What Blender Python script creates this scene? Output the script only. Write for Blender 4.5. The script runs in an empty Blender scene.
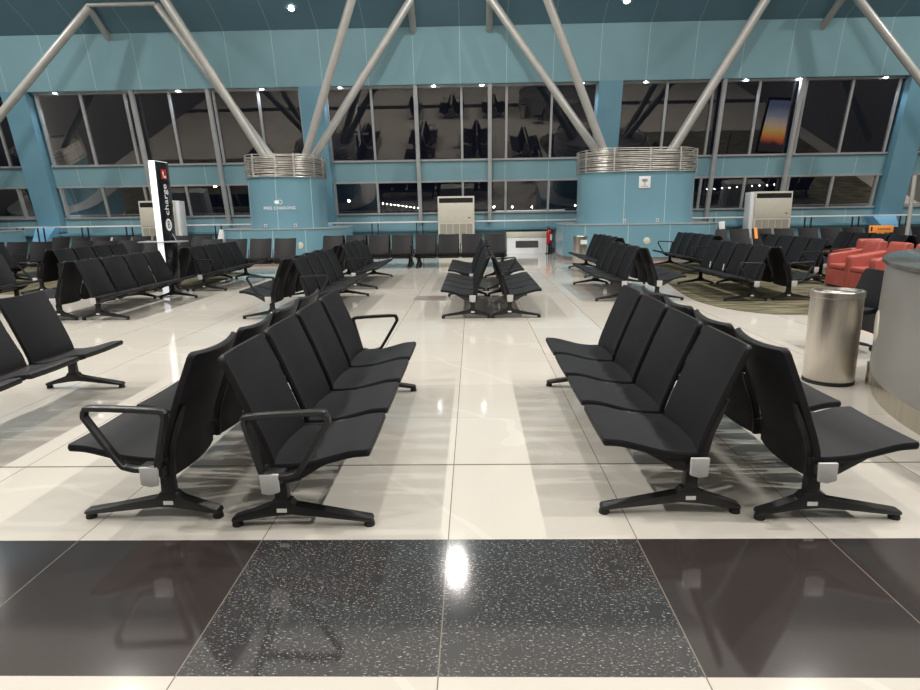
import bpy, bmesh, math, random
from mathutils import Vector, Matrix
random.seed(7)
PI = math.pi
scene = bpy.context.scene
C = scene.collection

# ---------------------------------------------------------------- materials
def new_mat(name):
    m = bpy.data.materials.new(name); m.use_nodes = True
    nt = m.node_tree; b = nt.nodes['Principled BSDF']
    return m, nt, b
def pm(name, col, rough=.5, metal=0., spec=.5, bump=0., bscale=200., var=0., vscale=4., emit=0., coat=0.):
    m, nt, b = new_mat(name)
    b.inputs['Roughness'].default_value = rough; b.inputs['Metallic'].default_value = metal
    b.inputs['Specular IOR Level'].default_value = spec
    b.inputs['Coat Weight'].default_value = coat
    tc = nt.nodes.new('ShaderNodeTexCoord')
    n = nt.nodes.new('ShaderNodeTexNoise'); n.inputs['Scale'].default_value = vscale; n.inputs['Detail'].default_value = 4
    nt.links.new(tc.outputs['Object'], n.inputs['Vector'])
    r = nt.nodes.new('ShaderNodeValToRGB')
    k0, k1 = 1 - var, 1 + var
    r.color_ramp.elements[0].position = .3; r.color_ramp.elements[1].position = .7
    r.color_ramp.elements[0].color = (col[0]*k0, col[1]*k0, col[2]*k0, 1)
    r.color_ramp.elements[1].color = (min(1, col[0]*k1), min(1, col[1]*k1), min(1, col[2]*k1), 1)
    nt.links.new(n.outputs['Fac'], r.inputs['Fac']); nt.links.new(r.outputs['Color'], b.inputs['Base Color'])
    if bump:
        n2 = nt.nodes.new('ShaderNodeTexNoise'); n2.inputs['Scale'].default_value = bscale
        nt.links.new(tc.outputs['Object'], n2.inputs['Vector'])
        bp = nt.nodes.new('ShaderNodeBump'); bp.inputs['Strength'].default_value = bump; bp.inputs['Distance'].default_value = .002
        nt.links.new(n2.outputs['Fac'], bp.inputs['Height']); nt.links.new(bp.outputs['Normal'], b.inputs['Normal'])
    if emit:
        b.inputs['Emission Color'].default_value = (col[0], col[1], col[2], 1); b.inputs['Emission Strength'].default_value = emit
    return m
def emat(name, col, s):
    m, nt, b = new_mat(name)
    b.inputs['Base Color'].default_value = (*col, 1)
    b.inputs['Emission Color'].default_value = (*col, 1); b.inputs['Emission Strength'].default_value = s
    return m
class NB:
    def __init__(s, nt): s.nt = nt
    def v(s, x, sock):
        if isinstance(x, (int, float)): sock.default_value = x
        else: s.nt.links.new(x, sock)
    def m(s, op, a, b=0., c=None, clamp=False):
        n = s.nt.nodes.new('ShaderNodeMath'); n.operation = op; n.use_clamp = clamp
        s.v(a, n.inputs[0]); s.v(b, n.inputs[1])
        if c is not None: s.v(c, n.inputs[2])
        return n.outputs[0]
    def mix(s, f, a, b):
        n = s.nt.nodes.new('ShaderNodeMix'); n.data_type = 'RGBA'
        s.v(f, n.inputs[0])
        for x, k in ((a, 6), (b, 7)):
            if isinstance(x, tuple): n.inputs[k].default_value = (*x, 1)
            else: s.nt.links.new(x, n.inputs[k])
        return n.outputs[2]
    def line(s, x, period, off, w):          # 1 on a line, 0 elsewhere
        t = s.m('ADD', s.m('SUBTRACT', x, off), period*1000.5)
        t = s.m('MODULO', t, period); t = s.m('SUBTRACT', t, period*.5)
        return s.m('LESS_THAN', s.m('ABSOLUTE', t), w*.5)
    def noise(s, vec, sc, det=4, rough=.5):
        n = s.nt.nodes.new('ShaderNodeTexNoise'); n.inputs['Scale'].default_value = sc; n.inputs['Detail'].default_value = det
        n.inputs['Roughness'].default_value = rough; s.nt.links.new(vec, n.inputs['Vector']); return n.outputs['Fac']
def coords(nt, kind='Object'):
    tc = nt.nodes.new('ShaderNodeTexCoord'); sp = nt.nodes.new('ShaderNodeSeparateXYZ')
    nt.links.new(tc.outputs[kind], sp.inputs[0]); return tc.outputs[kind], sp.outputs

def seam_mat(name, col, lc, px, ox, w=.014, pz=None, oz=0., rough=.35, metal=0.):
    m, nt, b = new_mat(name); k = NB(nt); vec, s = coords(nt)
    l = k.line(s[0], px, ox, w)
    if pz: l = k.m('MAXIMUM', l, k.line(s[2], pz, oz, w))
    n = k.noise(vec, .6, 3)
    c = k.mix(n, tuple(x*.86 for x in col), tuple(x*1.14 for x in col))
    nt.links.new(k.mix(l, c, lc), b.inputs['Base Color'])
    b.inputs['Roughness'].default_value = rough; b.inputs['Metallic'].default_value = metal
    return m

T, TX, TY = .9, -.1328, 1.8239
def floor_mat():
    m, nt, b = new_mat('polished_tiles'); k = NB(nt); vec, s = coords(nt)
    x, y = s[0], s[1]
    gx = k.line(x, T, TX, .005); gy = k.line(y, T, TY, .004)
    g = k.m('MAXIMUM', gx, k.m('MULTIPLY', gy, .45))
    thick = k.m('LESS_THAN', k.m('ABSOLUTE', k.m('SUBTRACT', y, TY+2*T)), .008)
    g = k.m('MAXIMUM', g, thick)
    # per-tile tone
    cx = k.m('FLOOR', k.m('DIVIDE', k.m('SUBTRACT', x, TX), T)); cy = k.m('FLOOR', k.m('DIVIDE', k.m('SUBTRACT', y, TY), T))
    cv = nt.nodes.new('ShaderNodeCombineXYZ'); nt.links.new(cx, cv.inputs[0]); nt.links.new(cy, cv.inputs[1])
    wn = nt.nodes.new('ShaderNodeTexWhiteNoise'); nt.links.new(cv.outputs[0], wn.inputs[0])
    tone = wn.outputs[0]
    base = k.mix(tone, (.53, .50, .45), (.585, .555, .50))
    cloud = k.noise(vec, 1.3, 6, .6)
    base = k.mix(k.m('MULTIPLY', cloud, .35), base, (.48, .45, .395))
    vv = nt.nodes.new('ShaderNodeTexWave'); vv.inputs['Scale'].default_value = .35; vv.inputs['Distortion'].default_value = 14
    vv.inputs['Detail'].default_value = 4; vv.inputs['Detail Scale'].default_value = .7; vv.bands_direction = 'DIAGONAL'
    nt.links.new(vec, vv.inputs['Vector'])
    vein = k.m('GREATER_THAN', vv.outputs['Fac'], .992)
    base = k.mix(k.m('MULTIPLY', vein, .12), base, (.82, .80, .76))
    base = k.mix(k.m('MULTIPLY', g, .9), base, (.13, .105, .08))
    # dark granite band
    inb = k.m('MULTIPLY', k.m('GREATER_THAN', y, TY), k.m('LESS_THAN', y, TY+T))
    spk = k.noise(vec, 95, 3, .75)
    vo = nt.nodes.new('ShaderNodeTexNoise'); vo.inputs['Scale'].default_value = 1
    mp = nt.nodes.new('ShaderNodeMapping'); mp.inputs['Rotation'].default_value = (0, 0, .6); mp.inputs['Scale'].default_value = (60, 190, 60)
    nt.links.new(vec, mp.inputs[0]); nt.links.new(mp.outputs[0], vo.inputs['Vector']); vo.inputs['Detail'].default_value = 3
    sp = k.m('GREATER_THAN', k.m('ADD', k.m('MULTIPLY', spk, .5), k.m('MULTIPLY', vo.outputs['Fac'], .5)), .575)
    big = k.noise(vec, 9, 3)
    sp = k.m('MULTIPLY', sp, k.m('GREATER_THAN', big, .38))
    gran = k.mix(k.noise(vec, 40, 4), (.018, .018, .019), (.06, .058, .058))
    gran = k.mix(k.m('MULTIPLY', sp, .75), gran, (.33, .33, .33))
    plain = k.mix(k.noise(vec, 3, 4), (.032, .026, .025), (.045, .037, .036))
    mid = k.m('MULTIPLY', k.m('GREATER_THAN', x, TX-T), k.m('LESS_THAN', x, TX+T))
    dark = k.mix(mid, plain, gran)
    dark = k.mix(k.m('MULTIPLY', gx, .8), dark, (.22, .19, .16))
    nt.links.new(k.mix(inb, base, dark), b.inputs['Base Color'])
    b.inputs['Roughness'].default_value = .075
    nt.links.new(k.m('ADD', k.m('MULTIPLY', inb, .22), 1.5), b.inputs['IOR'])
    nt.links.new(k.m('ADD', k.m('MULTIPLY', inb, .45), .55), b.inputs['Specular IOR Level'])
    n2 = k.noise(vec, 2.2, 2)
    bp = nt.nodes.new('ShaderNodeBump'); bp.inputs['Strength'].default_value = .05; bp.inputs['Distance'].default_value = .01
    nt.links.new(n2, bp.inputs['Height']); nt.links.new(bp.outputs['Normal'], b.inputs['Normal'])
    return m

def carpet_mat(name, c0, c1):
    m, nt, b = new_mat(name); k = NB(nt); vec, s = coords(nt)
    mp = nt.nodes.new('ShaderNodeMapping'); mp.inputs['Scale'].default_value = (.9, 7, 1)
    nt.links.new(vec, mp.inputs[0])
    n = k.noise(mp.outputs[0], 1.6, 5, .6); f = k.noise(vec, 120, 2)
    r = nt.nodes.new('ShaderNodeValToRGB'); r.color_ramp.elements[0].position = .42; r.color_ramp.elements[1].position = .58
    r.color_ramp.elements[0].color = (*c0, 1); r.color_ramp.elements[1].color = (*c1, 1)
    nt.links.new(n, r.inputs[0])
    nt.links.new(k.mix(k.m('MULTIPLY', f, .4), r.outputs[0], tuple(x*.5 for x in c0)), b.inputs['Base Color'])
    b.inputs['Roughness'].default_value = .95; b.inputs['Specular IOR Level'].default_value = .1
    return m

def steel_mat(name, col=(.62, .58, .53), rough=.28):
    m, nt, b = new_mat(name); k = NB(nt); vec, s = coords(nt)
    ang = k.m('ARCTAN2', s[1], s[0])
    cv = nt.nodes.new('ShaderNodeCombineXYZ'); nt.links.new(k.m('MULTIPLY', ang, 26.), cv.inputs[0]); nt.links.new(k.m('MULTIPLY', s[2], .25), cv.inputs[1])
    n = k.noise(cv.outputs[0], 1.6, 6, .8)
    nt.links.new(k.mix(n, tuple(x*.45 for x in col), tuple(min(1, x*1.5) for x in col)), b.inputs['Base Color'])
    b.inputs['Metallic'].default_value = 1; b.inputs['Roughness'].default_value = rough
    bp = nt.nodes.new('ShaderNodeBump'); bp.inputs['Strength'].default_value = .3; bp.inputs['Distance'].default_value = .006
    nt.links.new(n, bp.inputs['Height']); nt.links.new(bp.outputs['Normal'], b.inputs['Normal'])
    return m

def glass_mat():
    m = bpy.data.materials.new('tinted_glass'); m.use_nodes = True; nt = m.node_tree; nt.nodes.clear()
    o = nt.nodes.new('ShaderNodeOutputMaterial'); mx = nt.nodes.new('ShaderNodeMixShader')
    g = nt.nodes.new('ShaderNodeBsdfGlossy'); g.inputs['Roughness'].default_value = 0; g.inputs['Color'].default_value = (1, .96, .93, 1)
    t = nt.nodes.new('ShaderNodeBsdfTransparent'); t.inputs['Color'].default_value = (.55, .57, .6, 1)
    lw = nt.nodes.new('ShaderNodeFresnel'); lw.inputs['IOR'].default_value = 1.8
    k = NB(nt); f = k.m('ADD', k.m('MULTIPLY', lw.outputs[0], 1.0), .015, clamp=True)
    nt.links.new(f, mx.inputs[0]); nt.links.new(t.outputs[0], mx.inputs[1]); nt.links.new(g.outputs[0], mx.inputs[2])
    nt.links.new(mx.outputs[0], o.inputs[0]); return m

def sunset_mat():
    m, nt, b = new_mat('lit_sunset_print'); k = NB(nt); vec, s = coords(nt)
    n = k.noise(vec, 2.5, 5)
    z = k.m('ADD', k.m('DIVIDE', s[2], 2.4), k.m('MULTIPLY', k.m('SUBTRACT', n, .5), .16))
    r = nt.nodes.new('ShaderNodeValToRGB'); cr = r.color_ramp
    stops = [(0, (.05, .04, .04)), (.2, (.06, .04, .04)), (.27, (.6, .12, .05)), (.38, (.95, .35, .08)), (.5, (.9, .62, .2)), (.62, (.75, .6, .5)), (.8, (.3, .35, .45)), (1, (.12, .15, .25))]
    cr.elements[0].position = 0; cr.elements[0].color = (*stops[0][1], 1); cr.elements[1].position = 1; cr.elements[1].color = (*stops[-1][1], 1)
    for p, c in stops[1:-1]:
        e = cr.elements.new(p); e.color = (*c, 1)
    nt.links.new(z, r.inputs[0]); nt.links.new(r.outputs[0], b.inputs['Base Color']); nt.links.new(r.outputs[0], b.inputs['Emission Color'])
    b.inputs['Emission Strength'].default_value = 2.2
    return m

M = {}
M['floor'] = floor_mat()
M['black'] = pm('black_upholstery', (.0085, .0085, .0105), .5, spec=.27, bump=.25, bscale=900, var=.12, vscale=6)
M['blackmetal'] = pm('black_coated_metal', (.02, .02, .021), .38, metal=.3, spec=.5, var=.1)
M['beam'] = pm('dark_beam_metal', (.05, .048, .044), .4, metal=.5, var=.1)
M['rubber'] = pm('black_rubber', (.012, .012, .012), .7)
M['cap'] = pm('pale_plastic_cover', (.48, .48, .475), .4, var=.05)
M['sticker'] = pm('white_sticker', (.75, .75, .72), .5)
M['blue'] = seam_mat('blue_wall_panels', (.185, .325, .372), (.42, .56, .58), 1.555, -15.15+.775, .016, rough=.36)
M['bluecol_wide'] = seam_mat('blue_wide_column_panels', (.155, .30, .37), (.45, .58, .6), 1.2, .6, .014, rough=.27)
M['bluelow'] = pm('blue_low_wall', (.135, .285, .37), .4, var=.1, vscale=.5)
M['bluecol'] = seam_mat('blue_column_panels', (.155, .30, .37), (.45, .58, .6), .95, 0., .014, rough=.27)
M['ceil'] = seam_mat('blue_ceiling_panels', (.10, .195, .25), (.32, .42, .46), 1.555, -15.15+.775, .018, rough=.45)
M['ceil2'] = pm('pale_glowing_ceiling', (.7, .69, .67), .7, var=.1, vscale=.3, emit=.22)  # added glow turns the pale ceiling into a soft fill light
M['grey'] = pm('grey_wall_paint', (.10, .10, .10), .7, var=.12, vscale=.4)
M['alu'] = pm('aluminium_frame', (.42, .43, .44), .4, metal=.4, var=.08)
M['tube'] = pm('grey_painted_steel', (.40, .395, .375), .38, metal=.25, var=.06)
M['rod'] = pm('brushed_steel_rod', (.58, .55, .50), .35, metal=.7, var=.2, vscale=9)
M['inner'] = pm('grey_core', (.16, .15, .14), .8)
M['skirt'] = pm('brown_grey_skirting', (.20, .165, .15), .4, var=.1)
M['glass'] = glass_mat()
M['cream'] = pm('cream_casing', (.56, .53, .45), .42, var=.04)
M['white'] = pm('white_casing', (.72, .73, .74), .4, var=.03)
M['dark'] = pm('dark_slot', (.012, .012, .014), .5)
M['grille'] = pm('beige_grille', (.30, .285, .24), .6, var=.12, vscale=40)
M['red'] = pm('red_leather', (.34, .075, .058), .42, var=.12, vscale=5, bump=.15, bscale=120)
M['redpaint'] = pm('red_paint', (.45, .02, .02), .25, var=.04)
M['steel'] = steel_mat('brushed_stainless')
M['rim'] = pm('dark_steel_rim', (.10, .10, .10), .25, metal=.9)
M['counter'] = pm('grey_satin_laminate', (.25, .245, .235), .38, metal=.15, var=.06, vscale=1.2)
M['countertop'] = pm('grey_glass_top', (.10, .105, .10), .12, var=.1, vscale=2)
M['base'] = steel_mat('steel_plinth_band', (.6, .56, .48), .3)
M['carpet'] = carpet_mat('olive_striped_carpet', (.055, .055, .036), (.21, .185, .12))
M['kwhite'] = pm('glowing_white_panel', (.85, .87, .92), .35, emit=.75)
M['kblack'] = pm('glossy_black_face', (.01, .01, .012), .15)
M['letter'] = pm('white_lettering', (.85, .87, .86), .5)
M['orange'] = pm('orange_board', (.75, .26, .05), .5, var=.08, emit=.15)
M['ink'] = pm('black_ink', (.01, .01, .01), .5)
M['asphalt'] = pm('night_asphalt', (.02, .02, .022), .8, var=.3)
M['lamp'] = emat('lit_lens', (.93, .96, 1.), 60)
M['lampbig'] = emat('lit_ceiling_lens', (1., .97, .9), 45)
M['amber'] = emat('amber_lamp', (1., .55, .2), 160)
M['paleamber'] = emat('pale_lamp', (1., .86, .66), 130)
M['sunset'] = sunset_mat()
M['ledge'] = pm('lit_blue_foot', (.20, .47, .70), .4, var=.03)  # light caught by the sloping pilaster feet is put into this paler blue
M['bluepale'] = M['ledge']

# ---------------------------------------------------------------- geometry helpers
def finish(o, bm, smooth=True, ang=35):
    bmesh.ops.recalc_face_normals(bm, faces=bm.faces)
    me = o if isinstance(o, bpy.types.Mesh) else o.data
    if smooth:
        for f in bm.faces: f.smooth = True
        for e in bm.edges:
            if len(e.link_faces) == 2 and e.calc_face_angle(0) > math.radians(ang): e.smooth = False
    bm.to_mesh(me); bm.free()
def obj(name, bm, mat, parent=None, loc=None, smooth=True, ang=35):
    me = bpy.data.meshes.new(name); finish(me, bm, smooth, ang)
    me.materials.append(M[mat] if isinstance(mat, str) else mat)
    o = bpy.data.objects.new(name, me); C.objects.link(o)
    if parent is not None: o.parent = parent
    if loc is not None: o.location = loc
    return o
def thing(name, label, cat, loc=(0, 0, 0), rz=0., group=None):
    o = bpy.data.objects.new(name, None); C.objects.link(o); o.empty_display_size = .2
    o.location = loc; o.rotation_euler = (0, 0, rz); tag(o, label, cat, group); return o
def tag(o, label, cat, group=None):
    o['label'] = label; o['category'] = cat
    if group: o['group'] = group
    return o
def struct(name, bm, mat, parent=None, smooth=False, ang=35):
    o = obj(name, bm, mat, parent, smooth=smooth, ang=ang)
    if parent is None: o['kind'] = 'structure'
    return o
def B(): return bmesh.new()
def box(bm, x0, x1, y0, y1, z0, z1, bev=0., seg=2):
    vs = [bm.verts.new((x, y, z)) for x in (x0, x1) for y in (y0, y1) for z in (z0, z1)]
    idx = [(0, 1, 3, 2), (4, 6, 7, 5), (0, 4, 5, 1), (2, 3, 7, 6), (0, 2, 6, 4), (1, 5, 7, 3)]
    fs = [bm.faces.new([vs[i] for i in f]) for f in idx]
    if bev:
        es = list({e for f in fs for e in f.edges})
        bmesh.ops.bevel(bm, geom=es, offset=bev, segments=seg, affect='EDGES', profile=.5)
    return bm
def prism_x(bm, poly, x0, x1):      # poly in (y, z)
    a = [bm.verts.new((x0, y, z)) for y, z in poly]; b = [bm.verts.new((x1, y, z)) for y, z in poly]
    n = len(poly); bm.faces.new(a[::-1]); bm.faces.new(b)
    for i in range(n): bm.faces.new((a[i], a[(i+1) % n], b[(i+1) % n], b[i]))
    return bm
def prism_y(bm, poly, y0, y1, bev=0., seg=2):      # poly in (x, z)
    a = [bm.verts.new((x, y0, z)) for x, z in poly]; b = [bm.verts.new((x, y1, z)) for x, z in poly]
    n = len(poly); fs = [bm.faces.new(a[::-1]), bm.faces.new(b)]
    for i in range(n): fs.append(bm.faces.new((a[i], a[(i+1) % n], b[(i+1) % n], b[i])))
    if bev:
        bmesh.ops.bevel(bm, geom=list({e for f in fs for e in f.edges}), offset=bev, segments=seg, affect='EDGES', profile=.5)
    return bm
def prism_z(bm, pts, z0, z1, cap=True):
    a = [bm.verts.new((x, y, z0)) for x, y in pts]; b = [bm.verts.new((x, y, z1)) for x, y in pts]
    n = len(pts)
    for i in range(n): bm.faces.new((a[i], a[(i+1) % n], b[(i+1) % n], b[i]))
    if cap: bm.faces.new(a[::-1]); bm.faces.new(b)
    return bm
def lathe(bm, prof, n=48, cx=0, cy=0):
    rings = []
    for r, z in prof:
        if r < 1e-5: rings.append([bm.verts.new((cx, cy, z))])
        else: rings.append([bm.verts.new((cx+r*math.cos(2*PI*i/n), cy+r*math.sin(2*PI*i/n), z)) for i in range(n)])
    for a, b in zip(rings, rings[1:]):
        for i in range(n):
            j = (i+1) % n
            if len(a) == 1 and len(b) == 1: continue
            if len(a) == 1: bm.faces.new((a[0], b[i], b[j]))
            elif len(b) == 1: bm.faces.new((a[i], a[j], b[0]))
            else: bm.faces.new((a[i], a[j], b[j], b[i]))
    return bm
def tube(bm, p0, p1, r, n=20, r1=None, cap=True):
    p0, p1 = Vector(p0), Vector(p1); d = (p1-p0).normalized()
    u = d.orthogonal().normalized(); w = d.cross(u); r1 = r if r1 is None else r1
    a = [bm.verts.new(p0+r*(math.cos(2*PI*i/n)*u+math.sin(2*PI*i/n)*w)) for i in range(n)]
    b = [bm.verts.new(p1+r1*(math.cos(2*PI*i/n)*u+math.sin(2*PI*i/n)*w)) for i in range(n)]
    for i in range(n): bm.faces.new((a[i], a[(i+1) % n], b[(i+1) % n], b[i]))
    if cap: bm.faces.new(a[::-1]); bm.faces.new(b)
    return bm
def path_tube(bm, pts, r, n=10, closed=False):
    pts = [Vector(p) for p in pts]; N = len(pts); rings = []
    up = Vector((0, 0, 1))
    for i, p in enumerate(pts):
        a = pts[i-1] if (i or closed) else p; b = pts[(i+1) % N] if (i < N-1 or closed) else p
        d = (b-a).normalized(); u = d.cross(up)
        if u.length < 1e-3: u = d.cross(Vector((0, 1, 0)))
        u.normalize(); w = u.cross(d)
        rings.append([bm.verts.new(p+r*(math.cos(2*PI*k/n)*u+math.sin(2*PI*k/n)*w)) for k in range(n)])
    for i in range(N if closed else N-1):
        a, b = rings[i], rings[(i+1) % N]
        for k in range(n): bm.faces.new((a[k], a[(k+1) % n], b[(k+1) % n], b[k]))
    if not closed: bm.faces.new(rings[0][::-1]); bm.faces.new(rings[-1])
    return bm
def racetrack(a, b, r, n=12, cx=0, cy=0):
    pts = []
    for qx, qy, a0 in ((1, 1, 0), (-1, 1, 90), (-1, -1, 180), (1, -1, 270)):
        for i in range(n+1):
            t = math.radians(a0+90*i/n)
            pts.append((cx+qx*(a-r)+r*math.cos(t), cy+qy*(b-r)+r*math.sin(t)))
    return pts
def smooth_path(pts, n=6):          # Catmull-Rom, open
    P = [Vector(p) for p in pts]; P = [2*P[0]-P[1]]+P+[2*P[-1]-P[-2]]; out = []
    for i in range(1, len(P)-2):
        for k in range(n):
            t = k/n; a, b, c, d = P[i-1:i+3]
            out.append(.5*((2*b)+(c-a)*t+(2*a-5*b+4*c-d)*t*t+(3*b-a-3*c+d)*t**3))
    out.append(P[-2]); return out
def shell(prof, hw, thick, curve, r0, r1, nw=8, sub=4, th_end=None):
    """upholstered pad: profile (x,z) swept over width in y, with rounded corners at both ends"""
    P = smooth_path([(x, 0, z) for x, z in prof], sub); n = len(P)
    L = [0]
    for a, b in zip(P, P[1:]): L.append(L[-1]+(b-a).length)
    tot = L[-1]; bm = bmesh.new(); layers = []
    # insert extra rows near ends for corner rounding
    ts = sorted(set([0, .15*r0, .5*r0, r0, tot-r1, tot-.5*r1, tot-.15*r1, tot]+[l for l in L if r0 < l < tot-r1]))
    def at(t):
        for i in range(n-1):
            if t <= L[i+1]+1e-9:
                f = (t-L[i])/(L[i+1]-L[i]); p = P[i].lerp(P[i+1], f); d = (P[i+1]-P[i]).normalized(); return p, Vector((-d.z, 0, d.x))
        return P[-1], Vector((0, 0, 1))
    for side in (0, 1, 2, 3):
        rows = []
        inset = (.006, 0, 0, .006)[side]; off = (0, .3, .7, 1)[side]
        for t in ts:
            p, nn = at(min(max(t, inset), tot-inset))
            w = hw
            if t < r0: w = hw-r0+math.sqrt(max(0, r0*r0-(r0-t)**2))
            elif t > tot-r1: w = hw-r1+math.sqrt(max(0, r1*r1-(t-tot+r1)**2))
            w -= inset
            row = []
            for j in range(nw+1):
                s = -1+2*j/nw
                y = w*s
                c = curve*(y/hw)**2
                row.append(bm.verts.new(p+nn*(c-off*thick)+Vector((0, y, 0))))
            rows.append(row)
        layers.append(rows)
    R = len(ts)
    for li, flip in ((0, False), (3, True)):
        rows = layers[li]
        for i in range(R-1):
            for j in range(nw): bm.faces.new((rows[i][j], rows[i][j+1], rows[i+1][j+1], rows[i+1][j]))
    for a, b in zip(layers, layers[1:]):
        for i in range(R-1):
            bm.faces.new((a[i][0], a[i+1][0], b[i+1][0], b[i][0])); bm.faces.new((a[i][nw], a[i+1][nw], b[i+1][nw], b[i][nw]))
        for j in range(nw):
            bm.faces.new((a[0][j], a[0][j+1], b[0][j+1], b[0][j])); bm.faces.new((a[R-1][j], a[R-1][j+1], b[R-1][j+1], b[R-1][j]))
    return bm
def text_mesh(name, body, size, mat, parent, loc, rot, extrude=.002, align='CENTER'):
    cu = bpy.data.curves.new(name, 'FONT'); cu.body = body; cu.size = size; cu.extrude = extrude
    cu.align_x = align; cu.align_y = 'CENTER'; cu.resolution_u = 3
    t = bpy.data.objects.new(name, cu); C.objects.link(t)
    dg = bpy.context.evaluated_depsgraph_get(); me = bpy.data.meshes.new_from_object(t.evaluated_get(dg))
    bpy.data.objects.remove(t); bpy.data.curves.remove(cu)
    me.materials.clear(); me.materials.append(M[mat]); me.name = name
    o = bpy.data.objects.new(name, me); C.objects.link(o); o.parent = parent; o.location = loc; o.rotation_euler = rot
    return o

# ---------------------------------------------------------------- camera (fitted to the floor tile grid)
f_px, pitch, yaw, roll, H = 623.2, .21298, -.02316, -.01473, 1.5438
fw = Vector((math.sin(yaw)*math.cos(pitch), math.cos(yaw)*math.cos(pitch), -math.sin(pitch)))
rt = Vector((math.cos(yaw), -math.sin(yaw), 0)); up = rt.cross(fw)
r2 = math.cos(roll)*rt+math.sin(roll)*up; u2 = -math.sin(roll)*rt+math.cos(roll)*up
cam = bpy.data.cameras.new('camera'); co = bpy.data.objects.new('camera', cam); C.objects.link(co)
cam.sensor_fit = 'HORIZONTAL'; cam.sensor_width = 36; cam.lens = f_px/920*36; cam.clip_end = 800
mw = Matrix((r2, u2, -fw)).transposed().to_4x4(); mw.translation = (0, 0, H); co.matrix_world = mw
scene.camera = co

# ---------------------------------------------------------------- room shell
def yw(z): return 23.6-.2*(z-1.3)       # plane of the leaning glass
XL, XR, YB = -19., 19., -8.
bm = B(); box(bm, XL, XR, YB, 24.6, -.2, 0); struct('floor', bm, 'floor')
bm = B(); box(bm, XL-.2, XL, YB, 24.6, 0, 11); struct('wall_left', bm, 'grey')
bm = B(); box(bm, XR, XR+.2, YB, 24.6, 0, 11); struct('wall_right', bm, 'grey')
bm = B(); box(bm, XL, XR, YB-.2, YB, 0, 11); struct('wall_back', bm, 'grey')

# ceiling: leaning blue cove then a pale flat soffit
prof = [(22.06, 7.42), (21.93, 7.50), (21.72, 7.61), (21.3, 7.86), (17.2, 9.75), (16.0, 10.2)]
bm = B(); prism_x(bm, [(y, z) for y, z in prof]+[(y+.15, z+.2) for y, z in prof[::-1]], XL, XR); struct('ceiling', bm, 'ceil', smooth=True, ang=40)
bm = B(); box(bm, XL, XR, YB, 16.05, 10.4, 10.6); o = struct('ceiling', bm, 'ceil2')

# far wall
bays = [-25.28, -15.15, -5.02, 5.1, 15.5]
bm = B()
prism_x(bm, [(23.58, 0), (yw(1.42)-.0, 1.42), (24.4, 1.42), (24.4, 0)], XL, XR)
prism_x(bm, [(yw(2.6), 2.6), (yw(3.27), 3.27), (yw(3.27)+.6, 3.27), (yw(2.6)+.6, 2.6)], XL, XR)
prism_x(bm, [(yw(5.72)-.3, 5.72), (yw(7.42)-.3, 7.42), (yw(7.42)+.6, 7.42), (yw(5.72)+.5, 5.72)], XL, XR)
o = struct('wall_far', bm, 'blue')
# sloping pilasters between the window bays, each with a wedge foot
for i, (a, b_) in enumerate(((-16.15, -15.3), (-5.87, -5.05), (4.28, 5.08), (14.62, 15.45))):
    bm = B(); p = .36
    prism_x(bm, [(yw(.95)-p, .95), (yw(5.72)-p, 5.72), (yw(5.72)+.1, 5.72), (yw(.95)+.1, .95)], a, b_)
    o = struct('trim_%d' % (i+1), bm, 'bluelow')
    bm = B()
    s = .35 if a < 0 else -.35
    q = [bm.verts.new(v) for v in ((a+.05, 23.05, 1.17), (b_-.05, 23.05, 1.17), (b_-.05-.25, 22.72, .62), (a+.05, 22.72, .62))] if a < 0 else \
        [bm.verts.new(v) for v in ((a-.35, 23.05, 1.17), (b_-.35, 23.05, 1.17), (b_-.35, 22.72, .62), (a+.0, 22.72, .62))]
    bk = [bm.verts.new((v.co.x, 23.7, v.co.z)) for v in q]
    bm.faces.new(q); bm.faces.new(bk[::-1])
    for k in range(4): bm.faces.new((q[k], bk[k], bk[(k+1) % 4], q[(k+1) % 4]))
    obj('pilaster_foot', bm, 'ledge', o, smooth=False)
bm = B(); box(bm, XL, XR, 23.3, 23.6, .82, .9); struct('trim_5', bm, 'bluelow')
bm = B(); box(bm, XL, XR, 23.5, 23.58, 0, .14); struct('baseboard_far', bm, 'skirt')

# windows: six panes per bay, upper and lower row
wi = 0
def bar(bm, x, z0, z1, w, d=.07, off=0.):
    prism_x(bm, [(yw(z0)-d-off, z0), (yw(z1)-d-off, z1), (yw(z1)+.03-off, z1), (yw(z0)+.03-off, z0)], x-w/2, x+w/2)
spans = [(-18.95, -16.2, [-18.3, -16.75]), (-15.25, -5.9, [-15.15+1.555*k for k in range(7)]),
         (-5.05, 4.32, [-5.02+1.555*k for k in range(7)]), (5.05, 14.6, [5.1+1.56*k for k in range(7)]), (15.48, 18.9, [15.6, 17.15, 18.7])]
for x0, x1, xs in spans:
    for z0, z1 in ((3.27, 5.72), (1.42, 2.6)):
        wi += 1; bm = B()
        for x in xs:
            if x0 < x < x1 or abs(x-x0) < .15 or abs(x-x1) < .15: bar(bm, min(max(x, x0+.04), x1-.04), z0, z1, .075)
        for zz in (z0, z1-.06):
            prism_x(bm, [(yw(zz)-.08, zz), (yw(zz+.06)-.08, zz+.06), (yw(zz+.06)+.03, zz+.06), (yw(zz)+.03, zz)], x0, x1)
        w = struct('window_%d' % wi, bm, 'alu')
        bm = B()
        vs = [bm.verts.new(v) for v in ((x0, yw(z0)+.0, z0), (x1, yw(z0)+.0, z0), (x1, yw(z1)+.0, z1), (x0, yw(z1)+.0, z1))]
        bm.faces.new(vs); g = obj('glass', bm, 'glass', w, smooth=False)
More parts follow.
